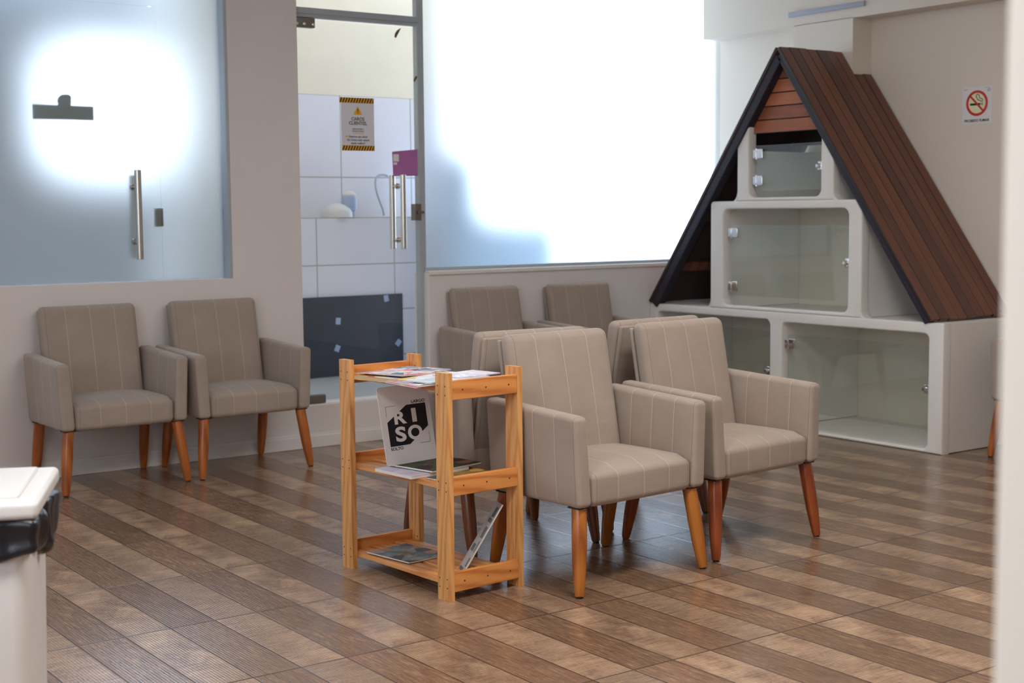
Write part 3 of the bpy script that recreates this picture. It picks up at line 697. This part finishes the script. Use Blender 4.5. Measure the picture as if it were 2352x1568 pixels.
# ------------------------------------------------------------------ magazines
def cover_mat(name, cols, scale=9., white=.0):
    t = NT(name); o = t.obj(); v = t.n('ShaderNodeTexVoronoi'); t.set(v.inputs['Vector'], t.scale(o, 1, 1.4, 1)); v.inputs['Scale'].default_value = scale
    ns = t.noise(o, scale*1.4, 4, .6, .8)
    f = t.math('ADD', t.math('MULTIPLY', t.xyz(v.outputs['Color'])[0], .55), t.math('MULTIPLY', ns, .45))
    st = [(.30+.4*i/(len(cols)-1), lin(*c)) for i, c in enumerate(cols)]
    t.bsdf(t.ramp(f, *st), .5, 0, .3); return t.m
pages = plain('page_edges', lin(226, 220, 214), .7, 0, .2, .08, 200)
pages_old = plain('yellowed_page_edges', lin(204, 178, 136), .7, 0, .2, .1, 200)
def magazine(label, cx, cy, z, w, l, th, rz, cover, pg=pages, curl=0., rx=0., ry=0., marks=None):
    P = RO+Matrix.Rotation(RK, 3, 'Z') @ Vector((cx, cy, 0))
    m = thing('magazine', label, 'magazine', (P.x, P.y, z), RK+rz, 'magazines on the pine rack')
    m.rotation_euler = (rx, ry, RK+rz)
    def f(co): return (co.x, co.y, co.z+curl*(abs(co.x)/(w/2))**2*(1 if co.x < 0 else .3))
    b = bmesh.new(); rbox(b, -w/2+.001, w/2-.002, -l/2+.001, l/2-.001, .0006, th-.0006, .0004, (8, 1, 1), f); obj('pages', b, pg, m)
    b = bmesh.new(); rbox(b, -w/2, w/2, -l/2, l/2, th-.0006, th, .0002, (8, 1, 1), f); cv = obj('front_cover', b, cover, m)
    b = bmesh.new(); rbox(b, -w/2, w/2, -l/2, l/2, 0, .0006, .0002, (8, 1, 1), f); obj('back_cover', b, cover, m)
    return m, cv
C1 = cover_mat('cover_food', [(206, 120, 50), (240, 226, 210), (232, 180, 60), (196, 60, 50), (236, 232, 228)], 16)
C2 = cover_mat('cover_grey', [(90, 96, 110), (230, 228, 232), (214, 60, 50), (238, 236, 236), (150, 150, 160)], 14)
C3 = cover_mat('cover_blue', [(180, 204, 224), (232, 236, 240), (240, 190, 70), (206, 220, 232)], 14)
C4 = cover_mat('cover_navy', [(46, 40, 72), (226, 214, 224), (196, 120, 110), (236, 228, 232)], 12)
C5 = cover_mat('cover_pink', [(214, 112, 120), (232, 160, 156), (238, 226, 232)], 8)
C6 = cover_mat('cover_print', [(236, 236, 244), (228, 226, 240), (200, 190, 226), (240, 240, 246)], 40)
C7 = cover_mat('cover_green', [(20, 24, 26), (34, 62, 40), (96, 104, 40), (40, 44, 42), (140, 90, 60)], 12)
C8 = cover_mat('cover_lilac', [(212, 206, 226), (222, 218, 234), (230, 228, 240)], 6)
C9 = cover_mat('cover_ochre', [(80, 70, 34), (150, 120, 50), (30, 60, 80), (196, 150, 70)], 16)
C10 = cover_mat('cover_teal', [(60, 66, 70), (96, 110, 112), (150, 150, 140), (70, 90, 70), (176, 120, 90)], 14)
# top shelf
zt = .7225
magazine('thick magazine with yellowed pages lying at the far end of the top shelf', .085, .375, zt+.0005, .285, .205, .015, .20, C1, pages_old)
magazine('white and red magazine on top of the thick yellowed one, top shelf', .100, .385, zt+.0160, .28, .205, .004, .26, C2, curl=.006)
magazine('pink edged magazine at the bottom of the near pile, top shelf', .075, .176, zt+.0005, .27, .200, .004, -.08, C5)
magazine('navy edged magazine in the near pile, top shelf', .085, .176, zt+.0050, .28, .205, .006, -.02, C4)
magazine('magazine with a pale blue cover topping the near pile, top shelf', .115, .190, zt+.0115, .28, .205, .004, .08, C3)
magazine('printed white leaflet sticking out at the right side, top shelf', .225, .185, zt+.0160, .20, .14, .003, .12, C6)
# middle shelf
zm = .3905
magazine('ochre magazine lying flat at the near end of the middle shelf', .165, .120, zm+.0005, .24, .150, .005, .08, C9)
magazine('lilac white booklet fanned out at the left of the middle shelf', .120, .315, zm+.0005, .26, .215, .011, .03, C8)
magazine('dark green magazine lying across the middle shelf', .185, .325, zm+.0118, .25, .225, .007, .14, C7, curl=.002)
# bottom shelf
zb = .0625
magazine('teal and grey magazine lying on the bottom shelf', .135, .435, zb+.0005, .19, .235, .006, .10, C10, curl=.002)
# leaflet leaning from the bottom slats up to the near post
e1 = (.080, .030, .072); e2 = (.268, .040, .288)
def shelf_pt(p): return RO+Matrix.Rotation(RK, 3, 'Z') @ Vector(p)
A_ = Vector(e1); U_ = Vector(e2)-A_; V_ = Vector((.088, .140, -.020))
N_ = U_.cross(V_).normalized()
if N_.z < 0: N_ = -N_
lf = thing('leaflet', 'stiff printed leaflet leaning diagonally from the bottom shelf to the near right post', 'leaflet', shelf_pt(A_), RK)
b = bmesh.new(); fl = lambda u, v, w: tuple(U_*u+V_*v+N_*w); poly(b, [(0, 0), (1, 0), (1, 1), (0, 1)], fl, .004); obj('sheet', b, plain('grey_print_paper', lin(186, 180, 176), .6), lf)
b = bmesh.new()
for (u0, u1, v0, v1) in ((.02, .07, .3, .9), (.10, .22, .12, .3), (.30, .46, .12, .25), (.50, .66, .12, .5), (.72, .78, .12, .7), (.80, .94, .12, .55), (.30, .40, .4, .8)):
    poly(b, [(u0, v0), (u1, v0), (u1, v1), (u0, v1)], lambda u, v, w: fl(u, v, w+.0042), .0003)
obj('printed_blocks', b, M['ink_soft'], lf)

# white display sheet with the black emblem
R0 = shelf_pt((.013, .378, .4105)); ln = math.atan2(.030, .285); tz = math.radians(4.6)
rs = thing('sign_sheet', 'white sign sheet lettered LARGO RISO SOLTO standing on the middle shelf', 'sign', R0, RK)
def rm(u, v, w):
    c, s = math.cos(tz), math.sin(tz); x = u*c-v*s; z = u*s*.25+v*c
    return (x, z*math.sin(ln)-w, z*math.cos(ln))
SW, SH = .222, .282
b = plate([rrect(0, SW, 0, SH, .010, 5)], .003, 0, lambda u, v, w: rm(u, v, w)); obj('sheet', b, M['paper'], rs)
up = lambda k: (lambda u, v, w: rm(u, v, .0017+k+w))
bm = bmesh.new()
poly(bm, [(.026, .0665), (.111, .0665), (.201, .125), (.201, .209), (.117, .209), (.026, .154)], up(0), .0003)
obj('black_emblem', bm, M['ink'], rs)
bm = bmesh.new()
for ch, u0, v0, w_, h_ in (('R', .0570, .1435, .0540, .0465), ('I', .1350, .1445, .0200, .0500), ('S', .0540, .0800, .0460, .0545), ('O', .1080, .0800, .0640, .0540)):
    q = text_bm(ch, .1, lambda u, v, w: (u, v, w), .0036, 'LEFT', .0002)
    xs = [v.co.x for v in q.verts]; ys = [v.co.y for v in q.verts]
    for v in q.verts: v.co = Vector(up(.0006)(u0+(v.co.x-min(xs))/(max(xs)-min(xs))*w_, v0+(v.co.y-min(ys))/(max(ys)-min(ys))*h_, v.co.z))
    join(bm, q)
poly(bm, [(.0570, .1435), (.066, .1435), (.066, .189), (.0570, .182)], up(.0006), .0003)
obj('emblem_letters', bm, M['paper'], rs)
bm = bmesh.new()
for tx, u0, v0, w_, h_ in (('LARGO', .1415, .2125, .0595, .0110), ('SOLTO', .0260, .0520, .0540, .0110)):
    q = text_bm(tx, .1, lambda u, v, w: (u, v, w), .0022, 'LEFT', .0002)
    xs = [v.co.x for v in q.verts]; ys = [v.co.y for v in q.verts]
    for v in q.verts: v.co = Vector(up(0)(u0+(v.co.x-min(xs))/(max(xs)-min(xs))*w_, v0+(v.co.y-min(ys))/(max(ys)-min(ys))*h_, v.co.z))
    obj('lettering', q, M['ink'], rs)
bm.free()
for pts in ([(.0264, .174), (.0264, .2105), (.0713, .2105)], [(.156, .0655), (.201, .0655), (.201, .1025)]):
    bm = bmesh.new(); ribbon(bm, pts, .0009, up(0)); obj('corner_bracket', bm, M['ink'], rs)

# ------------------------------------------------------------------ waste bin at the left edge
bn = thing('waste_bin', 'white plastic waste bin with a black bag at the left picture edge', 'bin', (-.915, -2.315, 0), math.radians(-24))
W2, D2 = .185, .20
def taper(co): k = 1-.09*(1-co.z/.66); return (co.x*k, co.y*k, co.z)
obj('body', rb(-W2+.022, W2-.022, -D2+.022, D2-.022, 0, .675, .03, (2, 2, 3), taper), M['white_plastic'], bn, True)
b = rb(-W2-.006, W2+.006, -D2-.006, D2+.006, .700, .738, .013, (2, 2, 1)); ld = obj('lid', b, M['white_plastic'], bn, True)
obj('lid_panel', rb(-W2+.035, W2-.035, -D2+.035, D2-.035, .734, .746, .010, (2, 2, 1)), M['white_plastic'], ld, True)
def bagf(co):
    a = math.atan2(co.y, co.x); q = max(1e-4, math.hypot(co.x, co.y)); k = .007*math.sin(a*13)+.005*math.sin(a*29+1)+.004*math.sin(co.z*90+a*5)
    zz = co.z-(.045*(.5+.5*math.sin(a*3+.6))+.006*math.sin(a*17) if co.z < .66 else 0)
    return (co.x*(1+k/q), co.y*(1+k/q), zz)
b = bmesh.new(); rbox(b, -W2-.0, W2+.0, -D2-.0, D2+.0, .625, .704, .02, (24, 24, 6), bagf); obj('bag', b, M['bag'], bn, True)
